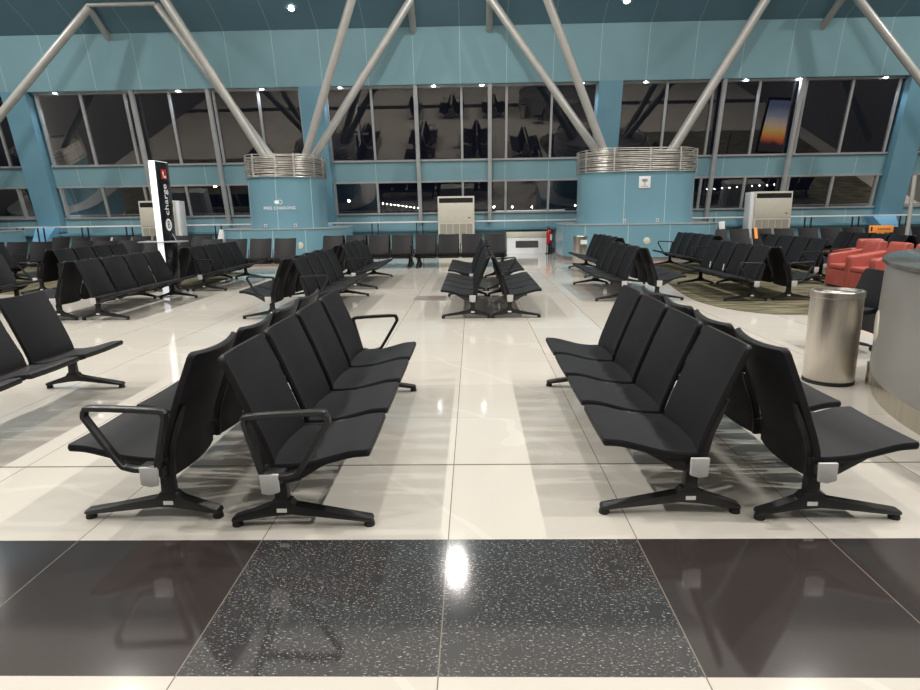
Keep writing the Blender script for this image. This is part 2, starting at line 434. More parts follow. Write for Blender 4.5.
# stout sloping wind posts in front of the glazing
for i, x in enumerate((-14.75, -11.7, -9.05, -1.92, .62, 8.52, 11.12)):
    if i == 0: continue
    bm = B(); z0, z1 = 1.1, 5.75
    prism_x(bm, [(yw(z0)-.26, z0), (yw(z1)-.26, z1), (yw(z1)-.12, z1), (yw(z0)-.12, z0)], x-.065, x+.065)
    struct('trim_%d' % (5+i), bm, 'alu')

# window-head downlights
for i, x in enumerate((-14.4, -11.75, -10.1, -7.2, -4.5, -1.3, .35, 3.75, 5.9, 9.25, 11.0, 13.9)):
    y, z = yw(5.72)-.12, 5.72
    side = 'left' if x < -5 else ('centre' if x < 4.5 else 'right')
    names = {0: 'outermost left, over the first window bay', 1: 'second from the far left over the windows', 2: 'left bay, above the white charging totem',
             3: 'over the window behind the left column strut', 4: 'at the left edge of the centre window bay', 5: 'over the centre air conditioner, left one of a pair',
             6: 'over the centre air conditioner, right one of a pair', 7: 'at the right edge of the centre window bay', 8: 'just right of the right column struts',
             9: 'left one of two close together in the right bay', 10: 'above the window reflecting a sunset picture', 11: 'outermost right, over the last window of the bay'}[i]
    t = thing('window_downlight', 'downlight in the window head, '+names, 'light', (x, y, z), 0, 'downlights over the tall windows')
    bm = B(); lathe(bm, [(.055, -.02), (.09, -.025), (.095, 0), (.055, 0)], 20); obj('rim', bm, 'alu', t)
    bm = B(); lathe(bm, [(0, -.03), (.05, -.028), (.06, -.012), (0, -.012)], 20); obj('lens', bm, 'lamp', t)
    l = bpy.data.lights.new('downlight_beam', 'SPOT'); l.energy = 70; l.spot_size = 2.2; l.spot_blend = .6; l.color = (.72, .84, 1); l.shadow_soft_size = .05
    lo = bpy.data.objects.new('downlight_beam', l); C.objects.link(lo); lo.location = (x, y-.02, z-.06); lo.rotation_euler = (.15, 0, 0)
# two ceiling spots in frame + main ceiling lights and an added fill row
for x, y, z, lab in ((-5.65, 21.3, 7.83, 'bright round ceiling spot above the left column, near the top edge'), (4.85, 21.3, 7.83, 'bright round ceiling spot above the right column, near the top edge')):
    t = thing('ceiling_spotlight', lab, 'light', (x, y, z), 0); t.rotation_euler = (-.42, 0, 0)
    bm = B(); lathe(bm, [(.08, -.02), (.12, -.03), (.125, 0), (.08, 0)], 24); obj('rim', bm, 'alu', t)
    bm = B(); lathe(bm, [(0, -.05), (.06, -.045), (.085, -.015), (0, -.015)], 24); obj('lens', bm, 'lamp', t)
def area(x, y, z, e, sz=.5, col=(1, .965, .91)):
    l = bpy.data.lights.new('hall_light', 'AREA'); l.shape = 'DISK'; l.size = sz; l.energy = e; l.color = col
    o = bpy.data.objects.new('hall_light', l); C.objects.link(o); o.location = (x, y, z); return o
area(-.62, 17.6, 9.4, 240, .2)
for x in (-15.5, 15.5): area(x, 17.0, 9.5, 420, .4)
for x in (-8.3, 7.6):
    for k in range(4): area(x, 12.4-5.1*k, 10.3, 560, .16)
for k in range(4): area(-.5, 12.4-4.5*k, 10.3, 95, .25)  # added fill lamps that lift shadows from straight above
for x in (-15.5, 15.5):
    for y in (5, 11): area(x, y, 10.3, 160, .4)

# ---------------------------------------------------------------- carpets
def carpet(label, pts):
    bm = B(); P = [p for p in pts]; prism_z(bm, P, .001, .008); return struct('floor', bm, 'carpet')
def cr2(pts, n=5): return [(p.x, p.y) for p in smooth_path([(a, b, 0) for a, b in pts], n)]
carpet('olive striped carpet with a curved edge under the benches on the right',
       cr2([(5.6, 18.2), (4.9, 17.4), (4.45, 15.5), (4.0, 12.8), (3.76, 11), (3.8, 9.9), (4.15, 9.2), (4.8, 8.92), (7, 8.85), (11, 8.85), (18, 8.85)])+[(18.0, 22.4), (7.7, 22.4), (7.7, 18.2)])
carpet('olive striped carpet under the benches on the far left',
       cr2([(-6.0, 16.4), (-5.95, 14.5), (-6.0, 13.2), (-6.5, 12.55), (-7.5, 12.4), (-17, 12.4)])+[(-17.0, 17.2), (-14, 21.5), (-8.2, 21.5), (-8.0, 17.2)])

# ---------------------------------------------------------------- beam seating
NS, PITCH = 4, .65
HB = NS*PITCH/2
def seat_mesh():
    return shell([(-.045, .352), (.05, .352), (.17, .366), (.28, .395), (.37, .417), (.46, .424)], .286, .036, .006, .02, .02)
def back_mesh():
    return shell([(-.242, .885), (-.202, .79), (-.15, .665), (-.102, .54), (-.062, .43), (-.042, .35), (-.040, .235)], .285, .032, .04, .035, .02)
def leg_mesh():
    bm = B()
    # post
    prism_y(bm, [(-.036, .10), (.036, .10), (.03, .27), (-.03, .27)], -.027, .027, .006)
    prism_y(bm, [(-.265, .032), (-.255, .055), (-.06, .112), (-.045, .15), (.045, .15), (.06, .112), (.445, .052), (.455, .032), (.43, .026), (.05, .072), (-.05, .072), (-.245, .026)], -.03, .03, .008)
    return bm
def pad_mesh():
    bm = B(); lathe(bm, [(0, .0), (.026, .0), (.028, .006), (.022, .034), (0, .034)], 18); return bm
def arm_mesh():
    pts = [(-.035, .345), (-.05, .40), (-.072, .49), (-.095, .58), (-.095, .612), (-.07, .63), (.24, .646), (.277, .636), (.287, .61), (.275, .58), (.15, .375), (.115, .345), (.05, .333)]
    P = [(p.x, p.z) for p in smooth_path([(a, 0, b) for a, b in pts+[pts[0]]], 4)][:-1]
    n = len(P); bm = B(); t = .013
    outer, inner = [], []
    for i in range(n):
        a = Vector(P[i-1]); b = Vector(P[(i+1) % n]); d = (b-a).normalized(); nn = Vector((-d.y, d.x))
        outer.append(Vector(P[i])+nn*t); inner.append(Vector(P[i])-nn*t)
    w = .021; rings = []
    for o_, i_ in zip(outer, inner):
        c = (o_+i_)/2
        r = []
        for sx, sy in ((1, .75), (.7, 1), (-.7, 1), (-1, .75), (-1, -.75), (-.7, -1), (.7, -1), (1, -.75)):
            q = c+(o_-c)*sx; r.append(bm.verts.new((q.x, w*sy, q.y)))
        rings.append(r)
    for k in range(n):
        a, b = rings[k], rings[(k+1) % n]
        for j in range(8): bm.faces.new((a[j], a[(j+1) % 8], b[(j+1) % 8], b[j]))
    return bm
def bracket_mesh():
    bm = B(); prism_y(bm, [(-.05, .255), (-.06, .35), (.05, .349), (.17, .358), (.275, .385), (.285, .372), (.2, .325), (.1, .262), (.05, .25)], -.014, .014, .004); return bm
def rear_bracket_mesh():
    bm = B(); prism_y(bm, [(-.035, .25), (-.02, .34), (-.05, .44), (-.105, .55), (-.135, .62), (-.148, .62), (-.12, .53), (-.082, .44), (-.062, .34), (-.062, .255)], -.012, .012, .003); return bm
def cover_mesh():
    bm = B(); prism_y(bm, [(-.045, .35), (.045, .35), (.045, .262), (.0, .248), (-.04, .256)], -.009, .009, .003); return bm
MESH = {}
def mesh_of(key, fn, mat):
    if key not in MESH:
        me = bpy.data.meshes.new(key); finish(me, fn(), True, 40); me.materials.append(M[mat]); MESH[key] = me
    return MESH[key]
def beam_mesh():
    bm = B(); box(bm, -.033, .033, -HB-.0, HB+.0, .268, .318, .008); return bm
def part(name, me, parent, y=0., x=0., z=0.):
    o = bpy.data.objects.new(name, me); C.objects.link(o); o.parent = parent; o.location = (x, y, z); return o
def ends(face, arms):
    sg = -1 if face in ('+x', '+y') else 1
    return [sg]*('n' in arms)+[-sg]*('f' in arms)
def bench(x, y, face, label, arms='', group=None, tags=()):
    rz = {'+x': 0., '-x': PI, '-y': -PI/2, '+y': PI/2}[face]
    t = thing('beam_bench', label, 'bench', (x, y, 0), rz, group)
    part('beam', mesh_of('beam', beam_mesh, 'beam'), t)
    for i in range(NS):
        yy = -HB+PITCH*(i+.5)
        part('seat', mesh_of('seat', seat_mesh, 'black'), t, yy)
        part('backrest', mesh_of('backrest', back_mesh, 'black'), t, yy)
    for i in range(NS+1):
        yy = -HB+PITCH*i; yy = min(max(yy, -HB+.07), HB-.07)
        part('seat_bracket', mesh_of('seat_bracket', bracket_mesh, 'blackmetal'), t, yy)
        part('back_bracket', mesh_of('back_bracket', rear_bracket_mesh, 'blackmetal'), t, yy)
    for s in (-1, 1):
        l = part('leg', mesh_of('leg', leg_mesh, 'blackmetal'), t, s*1.19)
        part('foot_pad', mesh_of('foot_pad', pad_mesh, 'rubber'), l, 0, -.24); part('foot_pad', mesh_of('foot_pad', pad_mesh, 'rubber'), l, 0, .43)
        st = part('sticker', mesh_of('sticker', lambda: box(B(), -.025, .025, -.0015, .0015, .085, .105), 'sticker'), l, s*.0315, .0)
        part('end_cover', mesh_of('end_cover', cover_mesh, 'cap'), t, s*((HB+.06) if s in ends(face, arms) else HB+.012))
    for sy in ends(face, arms):
        part('arm_bracket', mesh_of('arm_bracket', lambda: box(B(), -.03, .06, -.045, .045, .315, .345, .006), 'blackmetal'), t, sy*(HB+.01))
    sg = -1 if face in ('+x', '+y') else 1            # local y of the end nearest the camera (or its left end for rows)
    if 'n' in arms: part('armrest', mesh_of('armrest', arm_mesh, 'blackmetal'), t, sg*(HB+.045))
    if 'f' in arms: part('armrest', mesh_of('armrest', arm_mesh, 'blackmetal'), t, -sg*(HB+.045))
    if 'm' in arms: part('armrest', mesh_of('armrest', arm_mesh, 'blackmetal'), t, 0)
    for k in tags:
        def tg():
            b = B(); prism_y(b, [(-.02, .0), (.02, .0), (.022, .12), (-.018, .12)], -.002, .002); return b
        o = part('paper_tag', mesh_of('paper_tag', tg, 'sticker'), t, -HB+PITCH*k, .03, .40); o.rotation_euler = (0, .3, PI/2)
    return t
G1 = 'black benches in the nearest row'; G2 = 'black benches in the second row'; G3 = 'black benches in the third row'; G4 = 'black benches parallel to the windows'
bench(-.965, 4.06, '+x', 'front black bench just left of the aisle, facing right, an armrest at each end', 'nf', G1)
bench(-1.58, 4.15, '-x', 'front black bench facing left at the left, loop armrest at its near end', 'n', G1)
bench(1.095, 4.18, '-x', 'front black four-seat bench right of the centre aisle, facing left, no armrests', '', G1)
bench(1.67, 4.11, '+x', 'front black bench facing right toward the steel bin, seen from behind at the right', '', G1)
bench(-3.66, 4.25, '+x', 'front black bench cut by the left edge of the photo, facing right', '', G1)
bench(-.015, 10.18, '-x', 'middle of the aisle: nearer black bench facing left, seen end on', '', G2)
bench(.52, 10.18, '+x', 'middle of the aisle: nearer black bench facing right, seen end on', '', G2)
bench(-.03, 13.3, '-x', 'middle of the aisle: farther black bench facing left, behind the end-on pair', '', G3)
bench(.52, 13.3, '+x', 'middle of the aisle: farther black bench facing right, with an armrest at its near end', 'n', G3)
bench(-5.65, 10.37, '+x', 'left side armless black bench facing right, straight in front of the white totem', '', G2)
bench(-6.25, 10.37, '-x', 'dark bench seen from behind, backing the armless one in front of the white totem', '', G2)
bench(-5.5, 13.8, '+x', 'black bench facing right, just right of the white totem, with a near armrest', 'n', G3)
bench(-6.1, 13.8, '-x', 'dark bench facing left, just behind and right of the white totem', 'n', G3)
bench(-2.4, 10.33, '+x', 'black bench facing right left of the aisle, behind the front pair, with a near armrest', 'n', G2)
bench(-3.0, 10.33, '-x', 'black bench facing left behind the front left pair, loop armrest over its near seat', 'n', G2)
bench(-2.4, 13.8, '+x', 'farther black bench facing right, left of the aisle before the wall rows, small near armrest', 'n', G3)
bench(-3.0, 13.8, '-x', 'farther dark bench facing left in front of the left column, mostly hidden by its twin', '', G3)
bench(2.52, 11.75, '-x', 'black bench facing left across the aisle, right of the end-on pair', '', G2)
bench(3.1, 11.75, '+x', 'black bench facing right at the carpet edge, its near back panel dark', '', G2)
bench(2.97, 15.4, '-x', 'farther black bench facing left, in front of the small steel bin', '', G3)
bench(3.55, 15.4, '+x', 'farther dark bench facing right in front of the right column, barely visible', '', G3)
bench(4.6, 11.55, '-x', 'nearest black bench on the olive carpet, facing left, with a near armrest and paper tags', 'n', G2, (1, 2))
bench(5.2, 11.55, '+x', 'black bench facing right on the olive carpet, in front of the red armchairs, near armrest', 'n', G2)
bench(5.3, 15.85, '-x', 'farther black bench on the carpet beside the right column, facing left, armrest at both ends', 'nf', G3)
bench(5.9, 15.85, '+x', 'farther dark bench on the carpet facing right, behind the one with two armrests', '', G3)
bench(6.75, 13.8, '-x', 'black bench just left of the red armchairs, facing left, near armrest and paper tags', 'n', G3, (1, 2))
bench(7.3, 14.5, '+x', 'dark bench behind the first red armchair, facing right', 'n', G3)
bench(8.98, 14.8, '-x', 'black bench right behind the red armchairs, facing left', '', G3)
bench(9.56, 14.8, '+x', 'dark bench behind the red armchairs facing right, hidden by its twin', '', G3)
bench(-8.25, 9.85, '+x', 'black bench at the left edge facing right, only its last seat and far leg showing', '', G2)
bench(-8.85, 9.85, '-x', 'dark bench at the left edge facing left, behind the front bench', '', G2)
bench(-8.13, 13.6, '+x', 'black bench facing right near the left edge, on the olive carpet, near armrest', 'n', G3)
bench(-8.73, 13.6, '-x', 'dark bench seen from behind near the left edge, on the olive carpet, near armrest', 'n', G3)
bench(-11.0, 13.6, '+x', 'black bench at the extreme left on the carpet, facing right, near and far armrests', 'nf', G3)
bench(-12.45, 16.35, '-y', 'black bench facing the camera, cut by the left edge, row before the rearmost', '', G4)
bench(-9.4, 16.35, '-y', 'black bench facing the camera, directly left of the white totem', '', G4)
bench(-5.92, 16.35, '-y', 'black bench facing the camera in front of the left column plinth', 'f', G4)
bench(-12.1, 19.6, '-y', 'rearmost black bench facing the camera at the left, below the rail, left one of two', '', G4)
bench(-9.5, 19.6, '-y', 'rearmost black bench facing the camera, in front of the left air conditioner', '', G4)
bench(-2.98, 17.6, '-y', 'black bench facing the camera in the middle, left of the centre air conditioner', '', G4)
bench(-.36, 17.6, '-y', 'black bench facing the camera in front of the centre air conditioner', 'f', G4)
bench(-2.98, 18.2, '+y', 'bench facing the windows, backing the middle one left of the centre air conditioner', '', G4)
bench(-.36, 18.2, '+y', 'bench facing the windows, backing the one in front of the centre air conditioner', '', G4)
bench(8.2, 18.7, '-y', 'black bench facing the camera, under the right air conditioner, beside an orange strip', '', G4)
bench(10.85, 18.7, '-y', 'black bench facing the camera below the rail, left of the orange board', '', G4)
bench(13.5, 18.7, '-y', 'black bench facing the camera at the far right, right of the orange board', '', G4)

# ---------------------------------------------------------------- big blue columns with plinths and steel rod screens
def column(x, a, pa, b, label, n_seam, loc_y=20.3):
    bc = 'bluecol_wide' if a > 1.5 else 'bluecol'
    t = thing('round_ended_column', label, 'column', (x, loc_y, 0), 0)
    bm = B(); prism_z(bm, racetrack(pa, b+.62, min(pa, b)*.95, 14), .12, 1.06); obj('plinth', bm, bc, t)
    bm = B(); prism_z(bm, racetrack(pa-.03, b+.59, min(pa, b)*.93, 14), 0, .12); obj('skirting', bm, 'skirt', t)
    bm = B(); prism_z(bm, racetrack(pa+.015, b+.635, min(pa, b)*.95, 14), 1.06, 1.08); obj('plinth_edge', bm, 'alu', t)
    bm = B(); prism_z(bm, racetrack(a, b, min(a, b)*.85, 14), 1.08, 2.62); obj('shaft', bm, bc, t)
    bm = B(); prism_z(bm, racetrack(a-.08, b-.08, min(a, b)*.8, 14), 2.62, 3.16); obj('core', bm, 'inner', t)
    bm = B()
    R = random.Random(int(abs(x)*10))
    for k in range(13):
        z = 2.60+.63*k/12
        base = racetrack(a+.04, b+.08, min(a, b)*.9, 10)
        ph = R.random()*6; pts = []
        for i, (px, py) in enumerate(base):
            pts.append((px, py, z+.012*math.sin(ph+px*3.1+py)))
        path_tube(bm, pts, .013, 6, closed=True)
    for px in (-.55*a, .55*a, -.95*a, .95*a, 0.05*a):
        for sy in (-1, 1):
            yy = sy*(b+.085) if abs(px) < .7*a else sy*(b*.55)
            xx = px
            box(bm, xx-.018, xx+.018, yy-.018, yy+.018, 2.58, 3.25)
    for s in (-1, 1): box(bm, s*(a+.03)-.018, s*(a+.03)+.018, -.02, .02, 2.58, 3.25)
    obj('rod_screen', bm, 'rod', t)
    return t, b
cL, bL = column(-5.86, 1.1, 1.84, 1.3, 'blue round-ended column on a plinth at the left, reading FREE CHARGING', 3)
cR, bR = column(5.08, 1.74, 2.33, 1.3, 'wide blue round-ended column on a plinth at the right, carrying the wifi sign', 3)
cF, bF = column(-17.2, 1.1, 1.84, 1.3, 'blue round-ended column beyond the left edge of the photo', 3)
rotf = (PI/2, 0, 0)
text_mesh('lettering', 'FREE CHARGING', .128, 'letter', cL, (.08, -1.303, 1.68), rotf)
bm = B()       # battery and plug mark above the words
box(bm, -.13, -.01, -.004, 0, -.05, .05); box(bm, -.16, -.13, -.004, 0, -.03, -.012); box(bm, -.16, -.13, -.004, 0, .012, .03)
for i in range(14):
    a0, a1 = -PI/2+PI*i/14, -PI/2+PI*(i+1)/14
    v = [bm.verts.new((.03+r*math.cos(q), -.004, r*math.sin(q))) for r, q in ((.05, a0), (.064, a0), (.064, a1), (.05, a1))]; bm.faces.new(v)
box(bm, 0, .03, -.004, 0, .05, .064); box(bm, 0, .03, -.004, 0, -.064, -.05)
obj('charging_mark', bm, 'letter', cL, (.08, -1.302, 1.86), smooth=False)
def socket(parent, x, y, z=1.17):
    bm = B(); box(bm, x-.045, x+.045, y-.012, y, z-.05, z+.05, .004); o = obj('socket', bm, 'cap', parent)
    bm = B(); box(bm, x-.018, x+.018, y-.015, y-.011, z-.02, z+.02); obj('outlet', bm, 'dark', o)
for x in (-.38, .52): socket(cL, x, -1.30)
for x in (-.58, .40): socket(cR, x, -1.30)
def disc(parent, x, y, z, r=.1, rz=0., mat='cream'):
    bm = B(); lathe(bm, [(0, .012), (r*.85, .012), (r, .004), (r, -.01), (0, -.01)], 32); o = obj('round_cover', bm, mat, parent, (x, y, z)); o.rotation_euler = (PI/2, 0, rz); return o
disc(cR, -.05, -1.925, .6); disc(cL, .78, -1.90, .6); disc(cR, -2.21, -1.04, .6, .12, -1.04)
# wifi sign
t = thing('wifi_sign', 'white square sign with a black wifi symbol on the right blue column', 'sign', (5.09-.04, 18.985, 2.27), 0)
bm = B(); box(bm, -.17, .17, -.012, .012, -.17, .17, .004); obj('panel', bm, 'white', t)
bm = B()
for r in (.05, .085, .12):
    for i in range(10):
        a0, a1 = math.radians(45+9*i), math.radians(54+9*i)
        v = [bm.verts.new((q*math.cos(w), -.0145, -.045+q*math.sin(w))) for q, w in ((r, a0), (r+.02, a0), (r+.02, a1), (r, a1))]; bm.faces.new(v)
v = [bm.verts.new((.018*math.cos(2*PI*i/16), -.0145, -.055+.018*math.sin(2*PI*i/16))) for i in range(16)]; bm.faces.new(v)
obj('wifi_symbol', bm, 'ink', t, smooth=False)
bm = B()
for i in range(5): box(bm, -.1+.042*i, -.07+.042*i, -.0145, -.013, -.125, -.108)
obj('small_print', bm, 'redpaint', t, smooth=False)

# ---------------------------------------------------------------- slanting steel struts from the columns to the roof
def strut(p0, p1, label, r=.125, mat='tube'):
    t = thing('roof_strut', label, 'strut', p0, 0, 'slanting grey roof struts')
    a, b = Vector(p0), Vector(p1)
    bm = B(); tube(bm, (0, 0, 0), b-a, r, 24); obj('tube', bm, mat, t)
    d = (b-a).normalized()
    bm = B(); tube(bm, (0, 0, 0), d*.12, r*1.5, 24, r*1.05); obj('end_collar', bm, mat, t)
    return t
zb = 2.95
strut((-6.12, 20.3, zb), (-9.75, 21.0, 7.9), 'grey strut from the left column up to the left, rear one of a near-parallel pair')
strut((-6.30, 20.15, zb), (-9.35, 18.95, 8.75), 'grey strut from the left column up to the left, front one of a near-parallel pair')
strut((-5.30, 20.1, zb), (-2.80, 19.0, 8.75), 'steep grey strut from the left column rising to the right')
strut((-5.20, 20.35, zb), (-1.85, 21.0, 7.9), 'gently leaning grey strut from the left column toward the centre')
strut((4.12, 20.35, zb), (.60, 21.0, 7.9), 'gently leaning grey strut from the right column toward the centre')
strut((4.18, 20.1, zb), (1.50, 19.0, 8.75), 'steep grey strut from the right column rising to the left')
strut((5.98, 20.3, zb), (9.05, 21.0, 7.8), 'grey strut from the right column up to the right, rear one of the pair')
strut((5.98, 20.1, zb), (9.1, 18.95, 8.75), 'grey strut from the right column up to the right, front one of the pair')
strut((-16.6, 20.3, zb), (-11.9, 21.0, 7.9), 'grey strut rising into the top left corner of the photo')
strut((15.6, 20.3, zb), (11.7, 21.0, 7.75), 'grey strut coming down through the top right corner of the photo')
for p0, p1, lab in (((-11.9, 21, 7.86), (-12.05, 22.35, 7.2), 'short dark stub tube under the ceiling at the top left'),
                    ((-1.86, 21, 7.86), (-1.9, 22.35, 7.2), 'short dark stub tube under the ceiling, left of the centre'),
                    ((.58, 21, 7.86), (.6, 22.35, 7.2), 'short dark stub tube under the ceiling, right of the centre'),
                    ((11.35, 21, 7.75), (11.4, 22.35, 7.1), 'short dark stub tube under the ceiling at the top right')):
    t = thing('wall_stub', lab, 'strut', p1, 0, 'stub tubes tying the struts to the wall')
    bm = B(); tube(bm, (0, 0, 0), Vector(p0)-Vector(p1), .11, 20); obj('tube', bm, 'tube', t)
for x0, x1, lab in ((-11.9, -9.75, 'thin level tube joining two strut heads at the top left'),):
    bm = B(); tube(bm, (x0, 20.9, 7.93), (x1, 20.9, 7.93), .06, 16); tag(obj('level_tie', bm, 'tube'), lab, 'strut')

# ---------------------------------------------------------------- handrails below the windows
def rail(x0, x1, posts, label):
    t = thing('handrail', label, 'handrail', (x0, 22.62, 0), 0, 'pale handrails below the windows')
    bm = B(); box(bm, 0, x1-x0, -.03, .03, 1.13, 1.18, .012); obj('rail', bm, 'white', t)
    for x in posts:
        for d in (-.11, .11):
            bm = B(); box(bm, x-x0+d-.018, x-x0+d+.018, -.02, .02, 0, 1.13); obj('post', bm, 'blackmetal', t, smooth=False)
    return t
ps = [-9.16+1.62*k for k in range(-5, 1)]
rail(-18.5, -7.0, ps+[-16.4], 'long pale handrail on dark double posts below the left windows')
rail(-5.25, 3.9, [-3.5, -1.9], 'pale handrail behind the centre air conditioner')
rail(7.3, 18.5, [8.4, 10.1, 11.8, 13.45, 15.1, 16.7], 'long pale handrail on dark double posts below the right windows')

# ---------------------------------------------------------------- air conditioners
def aircon(x, label, side):
    t = thing('floor_air_conditioner', label, 'air conditioner', (x, 22.35, 0), 0, 'tall cream floor air conditioners')
    W_, D_, Hh = 1.27, .5, 2.02
    bm = B(); box(bm, -W_/2, W_/2, -D_/2, D_/2, .08, Hh, .015); obj('casing', bm, 'cream', t)
    bm = B(); box(bm, -W_/2-.14 if side < 0 else W_/2, -W_/2 if side < 0 else W_/2+.14, -D_/2+.04, D_/2, .08, Hh-.02, .01)
    if side: obj('side_face', bm, 'white', t)  # added slab stands in for the whiter side face of the casing
    else: bm.free()
    bm = B(); box(bm, -W_/2+.05, W_/2-.05, -D_/2-.006, -D_/2+.01, 1.80, 1.96); o = obj('outlet', bm, 'dark', t)
    bm = B()
    for k in range(4): box(bm, -W_/2+.06, W_/2-.06, -D_/2-.02, -D_/2-.004, 1.82+.035*k, 1.826+.035*k)
    box(bm, -.012, .012, -D_/2-.022, -D_/2-.004, 1.80, 1.96)
    obj('louvre', bm, 'rim', o, smooth=False)
    bm = B(); box(bm, -W_/2+.02, W_/2-.02, -D_/2-.012, -D_/2+.01, 1.14, 1.79, .006); obj('front_panel', bm, 'cream', t)
    bm = B(); box(bm, W_/2-.22, W_/2-.14, -D_/2-.016, -D_/2-.01, 1.27, 1.30); obj('badge', bm, 'ink', t)
    bm = B()
    for k in range(5):
        xa = -W_/2+.06+k*(W_-.12)/5; box(bm, xa+.012, xa+(W_-.12)/5-.012, -D_/2-.008, -D_/2+.01, .35, 1.08)
    g = obj('intake_grille', bm, 'grille', t, smooth=False)
    bm = B(); box(bm, -W_/2+.04, W_/2-.04, -D_/2+.03, D_/2-.03, 0, .08); obj('base', bm, 'dark', t)
    return t
aircon(-11.05, 'tall cream floor air conditioner behind the white totem on the left', 1)
aircon(-.58, 'tall cream floor air conditioner under the centre windows', 0)
aircon(10.3, 'tall cream floor air conditioner under the right windows', -1)

# ---------------------------------------------------------------- charging totem
t = thing('charging_totem', 'tall slim white charging totem with a black face, behind the left benches', 'totem', (-5.93, 12.08, 0), 0)
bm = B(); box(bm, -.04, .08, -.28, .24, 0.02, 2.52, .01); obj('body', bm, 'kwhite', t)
bm = B(); box(bm, .08, .095, -.27, .23, .02, 2.51, .004); fce = obj('black_face', bm, 'kblack', t)
bm = B(); box(bm, -.2, .2, -.33, .3, 0, .02, .004); obj('base_plate', bm, 'alu', t)
bm = B(); box(bm, -.37, .44, -.36, .0, 1.03, 1.05, .004); obj('shelf', bm, 'alu', t)
bm = B(); box(bm, .0955, .098, -.1, .1, 2.2, 2.38); obj('red_mark', bm, 'redpaint', t, smooth=False)
bm = B(); box(bm, .0985, .10, -.05, .07, 2.22, 2.26); box(bm, .0985, .10, -.05, -.01, 2.22, 2.34); obj('mark_stroke', bm, 'letter', t, smooth=False)
text_mesh('lettering', 'charge', .22, 'letter', t, (.098, -.02, 1.82), (PI/2, -PI/2, PI/2))
bm = B(); lathe(bm, [(0, -.002), (.115, -.002), (.115, .002), (0, .002)], 28)
o = obj('round_mark', bm, 'letter', t, (.098, -.02, 1.35)); o.rotation_euler = (0, PI/2, 0)
text_mesh('mark_letter', 'B', .2, 'ink', t, (.102, -.02, 1.35), (PI/2, 0, PI/2))
bm = B(); path_tube(bm, smooth_path([(.08, .1, 1.2), (.2, .05, 1.0), (.3, -.1, .98), (.35, -.15, 1.05)], 6), .006, 6); obj('charging_cable', bm, 'white', t)

# ---------------------------------------------------------------- bins
def bin_(x, y, r, h, label, lab=False):
    t = thing('steel_bin', label, 'bin', (x, y, 0), 0)
    bm = B(); lathe(bm, [(r*.98, .03), (r, .04), (r, h-.06), (r*1.0, h-.055)], 56); obj('body', bm, 'steel', t)
    bm = B(); lathe(bm, [(0, 0), (r*1.01, 0), (r*1.01, .03), (r*.9, .032), (0, .032)], 48); obj('base_ring', bm, 'rubber', t)
    bm = B(); lathe(bm, [(r*1.0, h-.06), (r*1.03, h-.055), (r*1.03, h-.008), (r*1.0, h), (r*.9, h), (r*.86, h-.03)], 56); o = obj('lid_ring', bm, 'steel', t)
    bm = B(); lathe(bm, [(r*.9, h-.02), (r*.55, h-.045), (r*.5, h-.12), (0, h-.12)], 48); obj('lid_funnel', bm, 'rim', t)
    if lab:
        bm = B(); box(bm, -.02, .16, -r-.012, -r-.002, h-.22, h-.10); obj('label_plate', bm, 'white', t, smooth=False)
    return t
bin_(3.165, 5.46, .205, .82, 'large brushed steel bin between the right benches and the grey counter')
bin_(3.03, 17.95, .2, .78, 'small far steel bin with a white plate beside the right column plinth', True)

# ---------------------------------------------------------------- grey counter
t = thing('round_counter', 'big curved grey counter with a dark glass top cut by the right edge', 'counter', (5.83, 3.79, 0), 0)
r = 2.84
bm = B(); lathe(bm, [(0, 0), (r-.02, 0), (r-.02, .19), (0, .19)], 128); obj('steel_base', bm, 'base', t)
bm = B(); lathe(bm, [(r-.12, .17), (r, .17), (r+.01, .2), (r-.015, 1.08), (0, 1.08)], 128); obj('body', bm, 'counter', t)
bm = B(); lathe(bm, [(0, 1.08), (r+.0, 1.08), (r+.015, 1.087), (r+.015, 1.108), (r, 1.118), (0, 1.118)], 128); obj('glass_top', bm, 'countertop', t)
bm = B(); lathe(bm, [(0, .0), (.045, .0), (.045, .2), (0, .2)], 20, -2.36, 1.55); obj('steel_foot', bm, 'steel', t)
an = math.atan2(1.33, -2.5)
bm = B(); lathe(bm, [(0, .012), (.12, .012), (.135, .0), (0, 0)], 32); o = obj('round_cover', bm, 'cream', t, (2.838*math.cos(an), 2.838*math.sin(an), .56)); o.rotation_euler = (0, PI/2, an)
bm = B(); lathe(bm, [(0, 1.119), (.12, 1.119), (.12, 1.121), (0, 1.121)], 24, -1.5, 1.2); obj('cable_grommet', bm, 'rim', t)

# ---------------------------------------------------------------- black office chair behind the counter
t = thing('office_chair', 'black chair partly hidden between the steel bin and the grey counter', 'chair', (4.19, 6.75, 0), PI)
bm = shell([(-.02, .47), (.1, .45), (.3, .455), (.42, .46)], .23, .05, .01, .05, .06); obj('seat', bm, 'black', t)
bm = shell([(-.15, .86), (-.10, .72), (-.05, .58), (-.03, .46), (-.04, .2)], .24, .035, .02, .05, .04); obj('backrest', bm, 'black', t)
bm = B(); tube(bm, (.15, 0, .08), (.15, 0, .42), .028); obj('post', bm, 'blackmetal', t)
bm = B()
for k in range(5):
    a = 2*PI*k/5; tube(bm, (.15, 0, .1), (.15+.27*math.cos(a), .27*math.sin(a), .06), .022, 10, .014)
obj('star_base', bm, 'blackmetal', t)
for k in range(5):
    a = 2*PI*k/5; bm = B(); tube(bm, (.15+.27*math.cos(a), .27*math.sin(a)-.02, .03), (.15+.27*math.cos(a), .27*math.sin(a)+.02, .03), .03, 14); obj('castor', bm, 'rubber', t)

